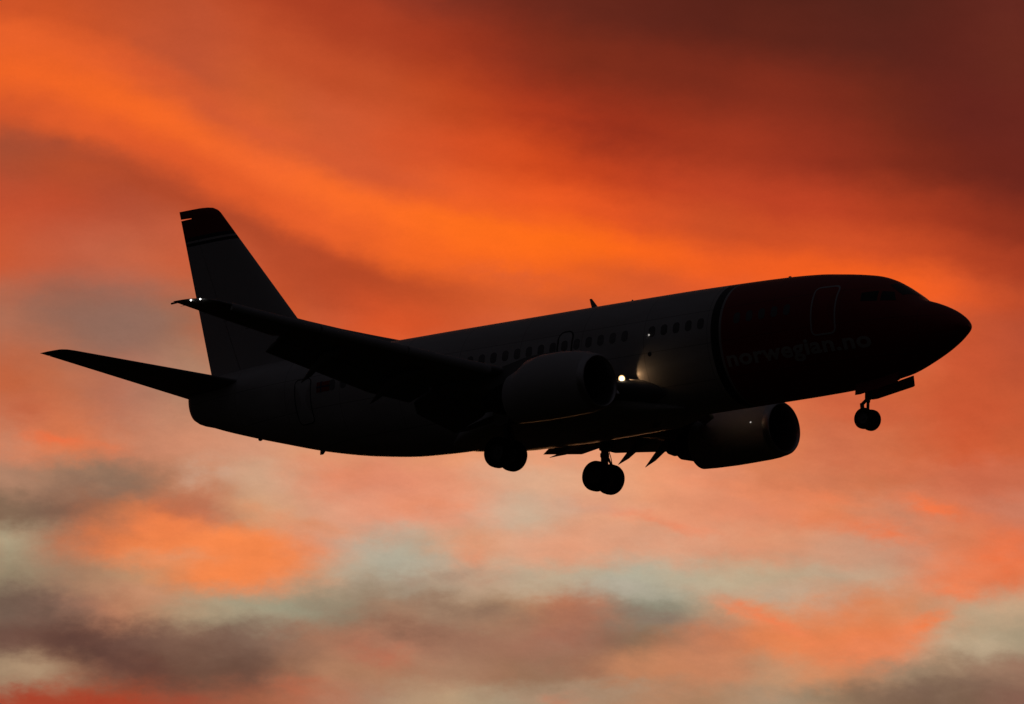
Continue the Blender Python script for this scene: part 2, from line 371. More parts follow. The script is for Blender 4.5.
class MB:
    def __init__(s): s.v = []; s.f = []
    def add(s, v, f):
        k = len(s.v); s.v += [tuple(p) for p in v]; s.f += [tuple(i+k for i in q) for q in f]; return s
    def loft(s, rings, cap=True, closed=True):
        n = len(rings[0]); v = [p for r in rings for p in r]; f = []
        for i in range(len(rings)-1):
            for j in range(n if closed else n-1):
                a = i*n+j; b = i*n+(j+1) % n
                f.append((a, b, b+n, a+n))
        if cap and closed:
            f.append(tuple(range(n))[::-1]); k = (len(rings)-1)*n; f.append(tuple(range(k, k+n)))
        return s.add(v, f)
    def tube(s, a, b, r0, r1=None, n=14):
        a = np.array(a, float); b = np.array(b, float); r1 = r0 if r1 is None else r1
        d = (b-a)/np.linalg.norm(b-a); u = np.cross(d, (0, 0, 1.) if abs(d[2]) < .9 else (0, 1., 0)); u /= np.linalg.norm(u); w_ = np.cross(d, u)
        rg = [[c + r*(math.cos(t)*u+math.sin(t)*w_) for t in np.linspace(0, 2*math.pi, n+1)[:-1]] for c, r in ((a, r0), (b, r1))]
        return s.loft(rg)
    def lathe(s, c, axis, prof, n=40, ry=1.0):
        # prof: (along axis, radius)
        c = np.array(c, float); d = np.array(axis, float); d /= np.linalg.norm(d)
        u = np.cross(d, (0, 0, 1.) if abs(d[2]) < .9 else (0, 1., 0)); u /= np.linalg.norm(u); w_ = np.cross(d, u)
        rg = [[c + a*d + r*(math.cos(t)*u*ry+math.sin(t)*w_) for t in np.linspace(0, 2*math.pi, n+1)[:-1]] for a, r in prof]
        return s.loft(rg, cap=False)
    def prism(s, poly, dirv):
        n = len(poly); d = np.array(dirv, float)
        v = [np.array(p, float)-d/2 for p in poly]+[np.array(p, float)+d/2 for p in poly]
        f = [tuple(range(n))[::-1], tuple(range(n, 2*n))]+[(i, (i+1) % n, (i+1) % n+n, i+n) for i in range(n)]
        return s.add(v, f)
    def box(s, a, b):
        x0, y0, z0 = a; x1, y1, z1 = b
        return s.prism([((x0), (y0+y1)/2, z0), (x1, (y0+y1)/2, z0), (x1, (y0+y1)/2, z1), (x0, (y0+y1)/2, z1)], (0, y1-y0, 0))
    def sphere(s, c, r, n=12, sc=(1, 1, 1)):
        rg = []
        for i in range(n+1):
            t = math.pi*i/n
            rg.append([(c[0]+sc[0]*r*math.cos(t), c[1]+sc[1]*r*max(1e-4, math.sin(t))*math.cos(q), c[2]+sc[2]*r*max(1e-4, math.sin(t))*math.sin(q)) for q in np.linspace(0, 2*math.pi, 2*n+1)[:-1]])
        return s.loft(rg)
    def build(s, name, m, parent=None, **k):
        return build(name, s.v, s.f, m, parent, **k)

def foil(f0, f1, tr, n=16, camber=.012):
    """airfoil ring between chord fractions f0..f1: list of (xc, zc)"""
    def yt(x): return 5*tr*(.2969*math.sqrt(max(x, 0))-.1260*x-.3516*x*x+.2843*x**3-.1036*x**4)
    def cb(x): return camber*4*x*(1-x)
    if f0 == 0: xs = [f0+(f1-f0)*(1-math.cos(math.pi/2*k/n)) for k in range(n+1)]
    else: xs = [f0+(f1-f0)*k/n for k in range(n+1)]
    up = [(x, cb(x)+yt(x)) for x in xs]
    lo = [(x, cb(x)-yt(x)) for x in xs]
    if f0 == 0: return up[::-1]+lo[1:]
    return up[::-1]+lo

def surf(name, secs, f0, f1, m, parent, N_=(0, 0, 1), tr=.11, n=16, camber=.012, rotf=0.0, build_=True):
    """lifting surface through sections (LE point, TE point, thickness ratio or None)"""
    rings = []
    Nn = np.array(N_, float)
    for s_ in secs:
        P = np.array(s_[0], float); Q = np.array(s_[1], float); t = s_[2] if len(s_) > 2 else tr
        c = np.linalg.norm(Q-P)
        rings.append([P+x*(Q-P)+z*c*Nn for x, z in foil(f0, f1, t, n, camber)])
    return MB().loft(rings).build(name, m, parent)

def lerp(a, b, t): return tuple(a[i]+(b[i]-a[i])*t for i in range(len(a)))

# ------------------------------------------------------------------ the ground far below
def ground():
    me = bpy.data.meshes.new('ground')
    n = 64; rr = [0, 60, 200, 600, 2000, 8000, 40000]
    v = [(0, 0, 0)]; f = []
    for r in rr[1:]:
        for k in range(n):
            a = 2*math.pi*k/n; v.append((r*math.cos(a), r*math.sin(a), 0))
    for k in range(n): f.append((0, 1+k, 1+(k+1) % n))
    for i in range(len(rr)-2):
        for k in range(n):
            a = 1+i*n+k; b = 1+i*n+(k+1) % n; f.append((a, a+n, b+n, b))
    me.from_pydata(v, [], f)
    o = bpy.data.objects.new('ground', me); COL.objects.link(o); o['kind'] = 'structure'
    m = bpy.data.materials.new('dark_field_grass'); m.use_nodes = True
    t = m.node_tree; b = t.nodes['Principled BSDF']; b.inputs['Roughness'].default_value = .95
    b.inputs['Specular IOR Level'].default_value = .1
    c = t.nodes.new('ShaderNodeTexCoord'); nz = t.nodes.new('ShaderNodeTexNoise'); nz.inputs['Scale'].default_value = .08; nz.inputs['Detail'].default_value = 9
    r = t.nodes.new('ShaderNodeValToRGB'); r.color_ramp.elements[0].color = (.022, .03, .012, 1); r.color_ramp.elements[1].color = (.055, .06, .03, 1)
    t.links.new(c.outputs['Object'], nz.inputs['Vector']); t.links.new(nz.outputs['Fac'], r.inputs[0]); t.links.new(r.outputs[0], b.inputs['Base Color'])
    me.materials.append(m)
ground()

# ------------------------------------------------------------------ the aircraft
A = [[0.78790846, 0.61577543, -0.00456979], [-0.61484025, 0.78708106, 0.04974816], [0.03423049, -0.0363873, 0.99875134]]
CAC = [133.16624, -194.13986, -50.62474]
Am = np.array(A)
jet = bpy.data.objects.new('passenger_jet', None)
COL.objects.link(jet)
loc = np.array(CAMPOS) + Am @ (OFF - np.array(CAC))
mw = Matrix([list(Am[0])+[loc[0]], list(Am[1])+[loc[1]], list(Am[2])+[loc[2]], [0, 0, 0, 1]])
jet.matrix_world = mw
jet['label'] = 'twin engine passenger jet with red nose and lowered landing gear flying against the sunset sky'
jet['category'] = 'airplane'

HULL = hull_paint(); FINP = fin_paint()

# ---- fuselage
ks = np.array([0, .12, .35, .7, 1.1, 1.6, 2.1, 2.45, 2.75, 3.2, 3.8, 4.6, 5.5, 6.5, 8, 11, 15, 18, 20, 22, 24, 26, 28, 29.5, 31, 32.0, 32.18])
TOP = np.array([-.552, -.302, -.082, .136, .325, .52, .88, 1.12, 1.30, 1.48, 1.61, 1.735, 1.85, 1.915, 1.965, 2.015, 2.025, 2.025, 2.025, 2.015, 2.005, 2.0, 1.972, 1.921, 1.82, 1.6, 1.35])
BOT = np.array([-.552, -.702, -.898, -1.079, -1.278, -1.487, -1.672, -1.775, -1.83, -1.885, -1.948, -2.0, -2.02, -2.03, -2.03, -2.03, -2.03, -2.035, -2.045, -1.978, -1.744, -1.359, -.832, -.407, .072, .455, .865])
WID = np.array([.0, .338, .515, .786, .993, 1.196, 1.362, 1.454, 1.521, 1.621, 1.72, 1.82, 1.87, 1.88, 1.88, 1.88, 1.88, 1.88, 1.88, 1.88, 1.84, 1.7, 1.42, 1.13, .75, .42, .2])
ZC = np.array([-.552, -.50, -.47, -.42, -.37, -.3, -.22, -.18, -.12, -.05, 0, .05, .1, .12, .12, .12, .12, .12, .12, .15, .25, .45, .75, .92, 1.05, 1.08, 1.1])
ks[-2:] = [31.93, 32.07]
def pchip(s, k, v):
    s = np.asarray(s, float)
    h = np.diff(k); d = np.diff(v)/h; m = np.zeros_like(v)
    for i in range(1, len(k)-1):
        if d[i-1]*d[i] > 0:
            w1 = 2*h[i]+h[i-1]; w2 = h[i]+2*h[i-1]; m[i] = (w1+w2)/(w1/d[i-1]+w2/d[i])
    m[0] = d[0]; m[-1] = d[-1]
    i = np.clip(np.searchsorted(k, s)-1, 0, len(k)-2); t = (s-k[i])/h[i]
    return (1+2*t)*(1-t)**2*v[i]+t*(1-t)**2*h[i]*m[i]+t*t*(3-2*t)*v[i+1]+t*t*(t-1)*h[i]*m[i+1]
def hull_pt(s, th, off=0.0):
    """point on the hull at distance s aft of the nose, angle th (0 = port side, 90 top, 180 starboard)"""
    T, B, W, Z = (float(pchip(s, ks, q)) for q in (TOP, BOT, WID, ZC))
    sn, cs = math.sin(th), math.cos(th)
    z = Z+(T-Z+off)*sn if sn > 0 else Z+(Z-B+off)*sn
    return (-s, (W+off)*cs, z)
def hull_at_z(s, z, side, off=0.0):
    T, B, W, Z = (float(pchip(s, ks, q)) for q in (TOP, BOT, WID, ZC))
    q = (z-Z)/((T-Z) if z > Z else (Z-B)); q = max(-.999, min(.999, q))
    c = math.sqrt(1-q*q)
    # outward normal in the section plane
    hh = (T-Z) if z > Z else (Z-B)
    ny, nz = c/W, q/hh; l = math.hypot(ny, nz)
    return (-s, side*(W*c+off*ny/l), z+off*nz/l)
ss = np.concatenate([np.linspace(0.02, 1, 26)**2, np.linspace(1.05, 8, 80), np.linspace(8.2, 22, 60), np.linspace(22.3, 32.07, 50)])
rings = []
for s_ in ss:
    rings.append([hull_pt(s_, t) for t in np.linspace(0, 2*math.pi, 73)[:-1]])
fus = MB().loft(rings).build('fuselage', HULL, jet, angle=60)

def patch(u0, u1, v0, v1, side, off, nu=4, nv=6, rad=0.0):
    """rounded patch on the hull side between s=u0..u1 and z=v0..v1"""
    pts = []
    cx, cz = (u0+u1)/2, (v0+v1)/2; hx, hz = (u1-u0)/2, (v1-v0)/2
    m = 10
    for (qx, qz, a0) in ((1, 1, 0), (-1, 1, 90), (-1, -1, 180), (1, -1, 270)):
        for k in range(m+1):
            a = R(a0+90*k/m); pts.append((cx+qx*(hx-rad)+rad*math.cos(a), cz+qz*(hz-rad)+rad*math.sin(a)))
    out = []
    n = len(pts)
    lv = [0, .25, .5, .75, 1.0]
    v = []
    for l in lv:
        for (x, z) in pts:
            v.append(hull_at_z(cx+(x-cx)*max(l, 1e-3), cz+(z-cz)*max(l, 1e-3), side, off))
    f = []
    for i in range(len(lv)-1):
        for j in range(n):
            a = i*n+j; b = i*n+(j+1) % n; f.append((a, b, b+n, a+n))
    f.append(tuple(range(n)))
    # skirt down into the skin
    k0 = (len(lv)-1)*n
    base = len(v)
    for (x, z) in pts: v.append(hull_at_z(x, z, side, -.01))
    for j in range(n): f.append((k0+j, k0+(j+1) % n, base+(j+1) % n, base+j))
    return v, f
def ringpatch(u0, u1, v0, v1, side, off, wd, rad, m=10):
    def outline(g):
        pts = []
        cx, cz = (u0+u1)/2, (v0+v1)/2; hx, hz = (u1-u0)/2+g, (v1-v0)/2+g; r = rad+g
        for (qx, qz, a0) in ((1, 1, 0), (-1, 1, 90), (-1, -1, 180), (1, -1, 270)):
            for k in range(m+1):
                a = R(a0+90*k/m); pts.append((cx+qx*(hx-r)+r*math.cos(a), cz+qz*(hz-r)+r*math.sin(a)))
        # subdivide long edges so the strip hugs the hull
        res = []
        for i in range(len(pts)):
            p, q = pts[i], pts[(i+1) % len(pts)]
            d = math.hypot(q[0]-p[0], q[1]-p[1]); res.append(p)
            for k in range(1, 8 if d > .3 else 1): res.append(lerp(p, q, k/8))
        return res
    a = outline(0); b = outline(wd)
    n = min(len(a), len(b)); v = []
    for pts, o in ((a, -.01), (a, off), (b, off), (b, -.01)):
        for (x, z) in pts[:n]: v.append(hull_at_z(x, z, side, o))
    f = []
    for i in range(3):
        for j in range(n):
            p = i*n+j; q = i*n+(j+1) % n; f.append((p, q, q+n, p+n))
    return v, f

# cabin windows
wx = [9.15+.488*k for k in range(5)]+[12.2+.49*k for k in range(27)]+[5.75+.49*k for k in range(5)]
for side in (-1, 1):
    for x in wx:
        if x > 25.0: continue
        v, f = patch(x-.125, x+.125, .46-.18, .46+.18, side, .006, rad=.11)
        build('cabin_window', v, f, CABG, fus)
# doors: white-bordered service/entry doors, over-wing exits, aft doors
def hull_door(name, u0, u1, v0, v1, side, rad, m_panel, win=True, m_line=LINE, wd=.055):
    v, f = patch(u0, u1, v0, v1, side, .010, rad=rad)
    d = build(name, v, f, m_panel, fus)
    v, f = ringpatch(u0, u1, v0, v1, side, .013, wd, rad)
    build('door_outline', v, f, m_line, d)
for side in (-1, 1):
    hull_door('cabin_door', 3.98, 4.78, -.47, 1.05, side, .14, RED)
    hull_door('cabin_door', 25.45, 26.15, -.62, .82, side, .14, WHITE, m_line=NAVY, wd=.03)
    hull_door('emergency_exit', 14.38, 14.92, -.05, .93, side, .2, WHITE, m_line=DARKM, wd=.05)
    v, f = patch(14.53, 14.78, .28, .64, side, .018, rad=.11)
    build('cabin_window', v, f, CABG, fus)

# cockpit windows: panes between (s, z) corners on the side, (s, angle) for the two windshields
def pane(corners, side, name='cockpit_window', off=.006, m=GLASS, n=6, byz=True):
    v = []; f = []
    for oo in (off, -.012):
        for i in range(n+1):
            for j in range(n+1):
                a, b = i/n, j/n
                p = lerp(lerp(corners[0], corners[1], a), lerp(corners[3], corners[2], a), b)
                if byz:
                    v.append(hull_at_z(p[0], p[1], side, oo))
                else:
                    th = R(p[1]) if side > 0 else math.pi-R(p[1])
                    v.append(hull_pt(p[0], th, oo))
    q = (n+1)**2
    for i in range(n):
        for j in range(n):
            a = i*(n+1)+j; f.append((a, a+1, a+n+2, a+n+1)); f.append((q+a+n+1, q+a+n+2, q+a+1, q+a))
    for k in range(n):
        for (a, b) in ((k, k+1), (n*(n+1)+k, n*(n+1)+k+1), (k*(n+1), (k+1)*(n+1)), (k*(n+1)+n, (k+1)*(n+1)+n)):
            f.append((a, b, b+q, a+q))
    return build(name, v, f, m, fus)
for side in (-1, 1):
    pane([(1.82, 86.5), (2.45, 86.5), (2.52, 62), (1.98, 54)], side, byz=False)
    pane([(2.02, .38), (2.48, .40), (2.54, .74), (2.22, .71)], side)
    pane([(2.58, .40), (3.10, .43), (3.14, .72), (2.64, .76)], side)

# lettering on both sides of the nose
def lettering(side):
    cu = bpy.data.curves.new('lettering', 'FONT')
    cu.body = 'norwegian.no'; cu.size = 1.0; cu.offset = .03; cu.resolution_u = 5; cu.space_character = 1.06
    to = bpy.data.objects.new('tmp_text', cu); COL.objects.link(to)
    dg = bpy.context.evaluated_depsgraph_get()
    me = bpy.data.meshes.new_from_object(to.evaluated_get(dg))
    bpy.data.objects.remove(to)
    co = np.array([v.co[:] for v in me.vertices]); fc = [tuple(p.vertices) for p in me.polygons]
    x0, x1 = co[:, 0].min(), co[:, 0].max()
    k = 5.42/(x1-x0); kz = .66
    v = []
    for (a, b, _) in co:
        s_ = 8.22-(a-x0)*k if side < 0 else 2.80+(a-x0)*k
        v.append(hull_at_z(s_, -1.02+b*kz, side, .014))
    build('lettering', v, fc, LTR, fus, smooth=False)
lettering(-1); lettering(1)
# small national flag by the aft door
for side in (-1, 1):
    v, f = patch(24.55, 25.15, .28, .62, side, .008, rad=.005)
    fl = build('flag_emblem', v, f, RED, fus)
    v, f = patch(24.55, 25.15, .43, .48, side, .012, rad=.004); build('flag_cross', v, f, BLUE, fl)
    a = 24.95 if side < 0 else 24.75
    v, f = patch(a-.03, a+.03, .275, .625, side, .015, rad=.004); build('flag_cross', v, f, BLUE, fl)
# wing inspection light and static port on the hull side
for side in (-1, 1):
    p = hull_at_z(11.2, .36, side, .01); MB().sphere(p, .028).build('inspection_light', NAVD, fus)
    v, f = patch(11.13, 11.27, -.34, -.20, side, .006, rad=.069); build('vent_port', v, f, NAVY, fus)
# blade antennas and drains
def blade(x0, x1, xt0, xt1, z0, z1, th=.035):
    rg = []
    for (a, b, z) in ((x0, x1, z0), (xt0, xt1, z1)):
        c = b-a
        rg.append([(a+c*u, th*w_*(1 if z == z0 else .5), z) for u, w_ in ((0, 0), (.2, .8), (.5, 1), (.85, .5), (1, 0), (.85, -.5), (.5, -1), (.2, -.8))])
    return MB().loft(rg).build('blade_antenna', GREYP, fus)
blade(-14.62, -14.92, -14.93, -15.03, 2.0, 2.38)
blade(-13.18, -13.32, -13.24, -13.30, 2.0, 2.12)
blade(-6.8, -7.0, -6.88, -6.98, 1.9, 2.02)
blade(-26.12, -26.44, -26.30, -26.45, -1.22, -1.40)
blade(-12.0, -12.4, -12.3, -12.5, -1.98, -2.25)
MB().sphere((-29.05, 0, -.53), .07, sc=(1.4, .6, 1)).build('drain_mast', GREYP, fus)
MB().sphere((-12.6, 0, 2.02), .09, sc=(1.2, 1, .6)).build('beacon_light', GREYP, fus)
MB().lathe((-32.0, 0, 1.10), (-1, 0, -.02), [(0, .12), (.10, .12), (.10, .09), (.02, .08)], n=24).build('exhaust_pipe', DARKM, fus)

# ---- wing-body fairing
fr = []
for s_, zb, w_, zt in ((10.7, -1.95, .7, -1.85), (11.6, -2.06, 1.2, -1.6), (12.5, -2.13, 1.88, -1.1), (14, -2.17, 2.02, -.80), (16, -2.19, 2.03, -.85), (17.3, -2.15, 2.0, -.95), (18.4, -2.12, 1.9, -1.2), (19.4, -2.07, 1.4, -1.6), (20.2, -2.0, .7, -1.85)):
    c = (zb+zt)/2; h = (zt-zb)/2; rg = []
    for t in np.linspace(0, 2*math.pi, 49)[:-1]:
        cs, sn = math.cos(t), math.sin(t); e_ = .72
        rg.append((-s_, w_*math.copysign(abs(cs)**e_, cs), c+h*math.copysign(abs(sn)**e_, sn)))
    fr.append(rg)
MB().loft(fr).build('wing_body_fairing', WHITE, jet, angle=50)

# ---- wings
def wz(y): return -1.35+.115*(y-1.5)+.0026*(y-1.5)**2
def wle(y):
    x = -19.28+(14.43-y)*math.tan(R(27.2))
    if y < 4.6: x += (4.6-y)*.46
    return x
def wte(y):
    if y > 5.0: return -20.63+(14.43-y)*math.tan(R(15.2))
    return -20.63+9.43*math.tan(R(15.2))-(5.0-y)*.07
def wtr(y): return .135-.035*(y/14.4)
def sec(y, side): return ((wle(y), side*y, wz(y)+.02), (wte(y), side*y, wz(y)+.08), wtr(y))

def wing(side):
    # main box; behind the rear spar the flap bays are open
    ys = [1.2, 2.0, 3.0, 4.0, 4.6, 5.2, 6.5, 8, 9.5, 10.72]
    rg = []
    for y in ys:
        P, Q, t = sec(y, side); P = np.array(P); Q = np.array(Q); c = np.linalg.norm(Q-P)
        lead = .02 if y > 4.6 else 0.0
        fo = foil(0, .86, t, 18)
        rg.append([P+(Q-P)*(x*(1-lead)+lead)+z*c*np.array((0, 0, 1)) for x, z in fo])
    wb = MB().loft(rg)
    # spoiler shelf that covers the flap noses from above
    rg2 = []
    for y in ys:
        P, Q, t = sec(y, side); P = np.array(P); Q = np.array(Q); c = np.linalg.norm(Q-P)
        up = [p for p in foil(.84, .92, t, 4)[:5]]
        rg2.append([P+(Q-P)*x+np.array((0, 0, z*c)) for x, z in up]+[P+(Q-P)*x+np.array((0, 0, z*c-.03)) for x, z in up[::-1]])
    wb.loft(rg2)
    rg3 = []
    for y in (10.72, 12, 13.2, 14.0, 14.25, 14.38, 14.43):
        P, Q, t = sec(y, side); P = np.array(P); Q = np.array(Q)
        k = max(0, (y-14.0)/.43)
        P = P+(Q-P)*.25*k**2.2
        c = np.linalg.norm(Q-P)
        t = t*(1-.75*k**2)
        rg3.append([P+(Q-P)*x+np.array((0, 0, z*c)) for x, z in foil(0, 1, t, 18)])
    wb.loft(rg3)
    wg = wb.build('wing', GREYP, jet)
    # slats: nose sections slid forward and drooped
    for (y0, y1) in ((5.62, 8.15), (8.22, 10.85), (10.92, 13.62)):
        rg = []
        for y in (y0, (y0+y1)/2, y1):
            P, Q, t = sec(y, side); P = np.array(P); Q = np.array(Q); c = np.linalg.norm(Q-P)
            k_ = .72+.10*c
            r_ = [P+np.array((a*k_+.04, 0, b*k_+.035)) for a, b in ((-.44, .045), (-.30, .075), (-.17, .065), (-.07, .02), (-.01, -.06), (.0, -.14), (-.03, -.21), (-.10, -.25), (-.12, -.22), (-.09, -.12), (-.16, -.03), (-.30, .03))]
            rg.append(r_)
        MB().loft(rg).build('slat', SLATM, wg)
    # Krueger flap between body and engine
    rg = []
    for y in (2.55, 3.2, 3.95):
        P, Q, t = sec(y, side); P = np.array(P)
        rg.append([P+np.array(d) for d in ((-.10, 0, -.08), (.12, 0, -.16), (.30, 0, -.30), (.34, 0, -.38), (.28, 0, -.40), (.10, 0, -.27), (-.12, 0, -.15))])
    MB().loft(rg).build('krueger_flap', METAL, wg)
    # slotted flaps, lowered: (y, LE offset, TE point)
    def flap(pts, name='flap'):
        rg = []; rgv = []
        for (y, te) in pts:
            P, Q, t = sec(y, side); P = np.array(P); Q = np.array(Q); c = np.linalg.norm(Q-P)
            L0 = P+(Q-P)*.80+np.array((0, 0, -.06)); T0 = np.array((te[0], side*y, te[1]))
            V1 = L0+(T0-L0)*.30
            fc = np.linalg.norm(T0-V1)
            nn_ = np.cross(T0-V1, (0, 1, 0)); nn_ /= np.linalg.norm(nn_)
            if nn_[2] < 0: nn_ = -nn_
            rg.append([V1+(T0-V1)*x+nn_*z*fc for x, z in foil(0, 1, .15, 12, .03)])
            A0 = L0+np.array((.15*c*.4, 0, .05)); B0 = V1+(T0-V1)*.10+nn_*.06
            vc = np.linalg.norm(B0-A0); n2 = np.cross(B0-A0, (0, 1, 0)); n2 /= np.linalg.norm(n2)
            if n2[2] < 0: n2 = -n2
            rgv.append([A0+(B0-A0)*x+n2*z*vc for x, z in foil(0, 1, .34, 8, .03)])
        o = MB().loft(rg).build(name, GREYP, wg)
        MB().loft(rgv).build('flap_vane', GREYP, wg)
        return o
    flap([(10.72, (-19.90, -.48)), (8.8, (-19.50, -.84)), (6.6, (-19.02, -1.26)), (5.05, (-18.55, -1.42))])
    flap([(4.95, (-18.45, -1.42)), (4.4, (-18.75, -1.67)), (3.4, (-18.78, -1.82)), (2.35, (-18.8, -1.98))])
    # aileron line and trailing static wicks
    for y in (11.6, 12.4, 13.2, 14.0):
        MB().tube((wte(y), side*y, wz(y)+.08), (wte(y)-.16, side*y, wz(y)+.07), .008, .004, n=6).build('static_wick', DARKM, wg)
    # flap track fairings (canoes), rear halves drooped with the flap
    for (y, ax, az_) in ((9.18, -19.70, -1.27), (6.63, -18.92, -1.66), (2.62, -18.74, -2.05)):
        P, Q, t = sec(y, side); P = np.array(P); Q = np.array(Q); c = np.linalg.norm(Q-P)
        st_ = [P+(Q-P)*.40+np.array((0, 0, -.055*c)), P+(Q-P)*.55+np.array((0, 0, -.075*c)), P+(Q-P)*.72+np.array((0, 0, -.085*c-.03)), P+(Q-P)*.84+np.array((0, 0, -.10*c-.08))]
        tip = np.array((ax, side*y, az_))
        mid = st_[3]*.45+tip*.55+np.array((0, 0, -.02))
        ctr = st_+[mid, tip]
        hh = [(.02, .01), (.12, .11), (.15, .15), (.15, .18), (.10, .12), (.008, .012)]
        if y < 3: hh = [(a*.6, b*.6) for a, b in hh]
        rg = []
        for cc, (hw, hz) in zip(ctr, hh):
            rg.append([cc+np.array((0, hw*math.cos(q), hz*math.sin(q))) for q in np.linspace(0, 2*math.pi, 17)[:-1]])
        MB().loft(rg).build('flap_track_fairing', GREYP, wg)
    # lamps
    lp = (-12.06, side*2.22, -1.02)
    ax_ = (.80, side*.58, -.12)
    ll_ = MB().lathe(lp, ax_, [(0, .11), (.02, .11), (.035, .085), (.045, .045), (.048, .002)], n=24).build('landing_light', LAMPW, wg)
    MB().lathe(lp, ax_, [(.036, .075), (.05, .07), (.058, .04), (.06, .002)], n=20).build('lamp_bulb', LAMP, ll_)
    MB().lathe(lp, ax_, [(-.16, .05), (-.10, .14), (.03, .145), (.03, .112), (-.01, .11)], n=24).build('lamp_housing', DARKM, ll_)
    return wg
WR = wing(-1); WL = wing(1)
for wg, side in ((WR, -1), (WL, 1)):
    MB().sphere((-19.87, side*14.44, .585), .028).build('strobe_light', NAVL, wg)
    MB().sphere((-19.48, side*14.44, .565), .028).build('navigation_light', NAVL, wg)
    MB().tube((-20.35, side*14.38, .62), (-20.70, side*14.42, .585), .035, .03, n=10).build('tail_light_tube', DARKM, wg)

# ---- landing light beams (the lit lamps in the wing roots)
for side in (-1, 1):
    ld = bpy.data.lights.new('landing_beam', 'SPOT')
    ld.energy = 3.2; ld.color = (1, .56, .26); ld.spot_size = R(116); ld.spot_blend = .35; ld.shadow_soft_size = .015
    lo = bpy.data.objects.new('landing_beam', ld); COL.objects.link(lo)
    lo.parent = WR if side < 0 else WL
    p = Vector(np.array((-11.98, side*1.93, -.97))-OFF)
    d = Vector((1, -side*.12, .10))
    lo.location = p; lo.rotation_euler = d.to_track_quat('-Z', 'Y').to_euler()

# ---- engines
def engine(side):
    cy = side*4.98
    def ring(x, r, zc_, flat=1.0, rz=None, n=56):
        o = []
        for t in np.linspace(0, 2*math.pi, n+1)[:-1]:
            cs, sn = math.cos(t), math.sin(t)
            zz = r*sn
            if sn < 0: zz *= flat
            o.append((x, cy+r*cs*(1.04 if flat < 1 else 1), zc_+zz))
        return o
    mb = MB()
    outer = [(-11.030, .93, -1.70, .96), (-11.220, .985, -1.68, .96), (-11.570, 1.03, -1.66, .96), (-12.170, 1.07, -1.64, .955), (-12.870, 1.075, -1.645, .955), (-13.388, 1.02, -1.68, .965), (-13.750, .89, -1.78, .99), (-14.180, .80, -1.84, 1.0)]
    rg = [ring(x, r, z, fl) for x, r, z, fl in outer]
    inner = [(-14.180, .76, -1.84, 1.0), (-13.460, .86, -1.74, 1), (-12.570, .80, -1.70, 1)]
    mb.loft(rg+[ring(x, r, z, fl) for x, r, z, fl in inner], cap=False)
    nac = mb.build('engine', WHITE, jet, angle=50)
    # polished intake lip
    lipr = [(-11.070, .935), (-10.970, .925), (-10.880, .90), (-10.830, .865), (-10.820, .83), (-10.850, .80), (-10.950, .775), (-11.120, .76), (-11.470, .765), (-11.920, .79)]
    MB().loft([ring(x, r*1.0, -1.70, .96) for x, r in lipr], cap=False).build('intake_lip', METAL, nac, angle=60)
    MB().loft([ring(-11.870, .80, -1.69, .97), ring(-11.890, .30, -1.69, .97), ring(-11.970, .30, -1.69, .97), ring(-11.950, .80, -1.69, .97)], cap=False).build('fan_backing', DARKM, nac)
    fb = MB()
    for k in range(38):
        a = 2*math.pi*k/38
        u = np.array((0, math.cos(a), math.sin(a))); t = np.array((0, -math.sin(a), math.cos(a))); x_ = np.array((1, 0, 0))
        c = np.array((-11.750, cy, -1.69))
        q = [c+u*.22+t*.02+x_*.06, c+u*.22-t*.02-x_*.06, c+u*.74-t*.06-x_*.05, c+u*.74+t*.06+x_*.05]
        fb.prism(q, t*.006+x_*.006)
    fb.build('fan', DARKM, nac, smooth=False)
    MB().lathe((-11.420, cy, -1.69), (-1, 0, 0), [(0, .005), (.08, .08), (.2, .16), (.36, .22), (.42, .235)], n=32).build('spinner', DARKM, nac)
    MB().lathe((-13.605, cy, -1.78), (-1, 0, -.02), [(0, .66), (.55, .62), (1.0, .53), (1.42, .42), (1.42, .39), (.9, .42)], n=40).build('exhaust_nozzle', DARKM, nac)
    MB().lathe((-14.450, cy, -1.79), (-1, 0, -.02), [(0, .30), (.4, .29), (.9, .26), (1.12, .16), (1.2, .03)], n=30).build('exhaust_plug', DARKM, nac)
    # pylon
    def prof(x, z0, z1, hw): return [(x, cy-hw, z0), (x, cy+hw, z0), (x, cy+hw*.9, z1), (x, cy-hw*.9, z1)]
    MB().loft([prof(-12.0, -.80, -.58, .03), prof(-12.6, -1.0, -.52, .13), prof(-13.6, -1.2, -.56, .18), prof(-14.6, -1.5, -.75, .18), (prof(-16.2, -1.35, -.95, .15)), prof(-17.4, -1.15, -1.0, .04)]).build('pylon', GREYP, nac)
    # strake on the inboard shoulder
    a = R(48); dirv = np.array((0, -side*math.cos(a), math.sin(a)))
    c0 = np.array((0, cy, -1.65))
    q = [c0+dirv*1.05+np.array((-11.77, 0, 0)), c0+dirv*1.05+np.array((-12.7, 0, 0)), c0+dirv*1.30+np.array((-12.7, 0, 0)), c0+dirv*1.26+np.array((-12.35, 0, 0))]
    MB().prism(q, (0, .012, .012)).build('strake', WHITE, nac, smooth=False)
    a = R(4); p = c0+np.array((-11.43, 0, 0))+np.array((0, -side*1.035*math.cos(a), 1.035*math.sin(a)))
    MB().sphere(tuple(p), .03).build('glint_bead', NAVD, nac)  # small glowing bead added to stand in for a glint on the cowl
    return nac
engine(-1); engine(1)

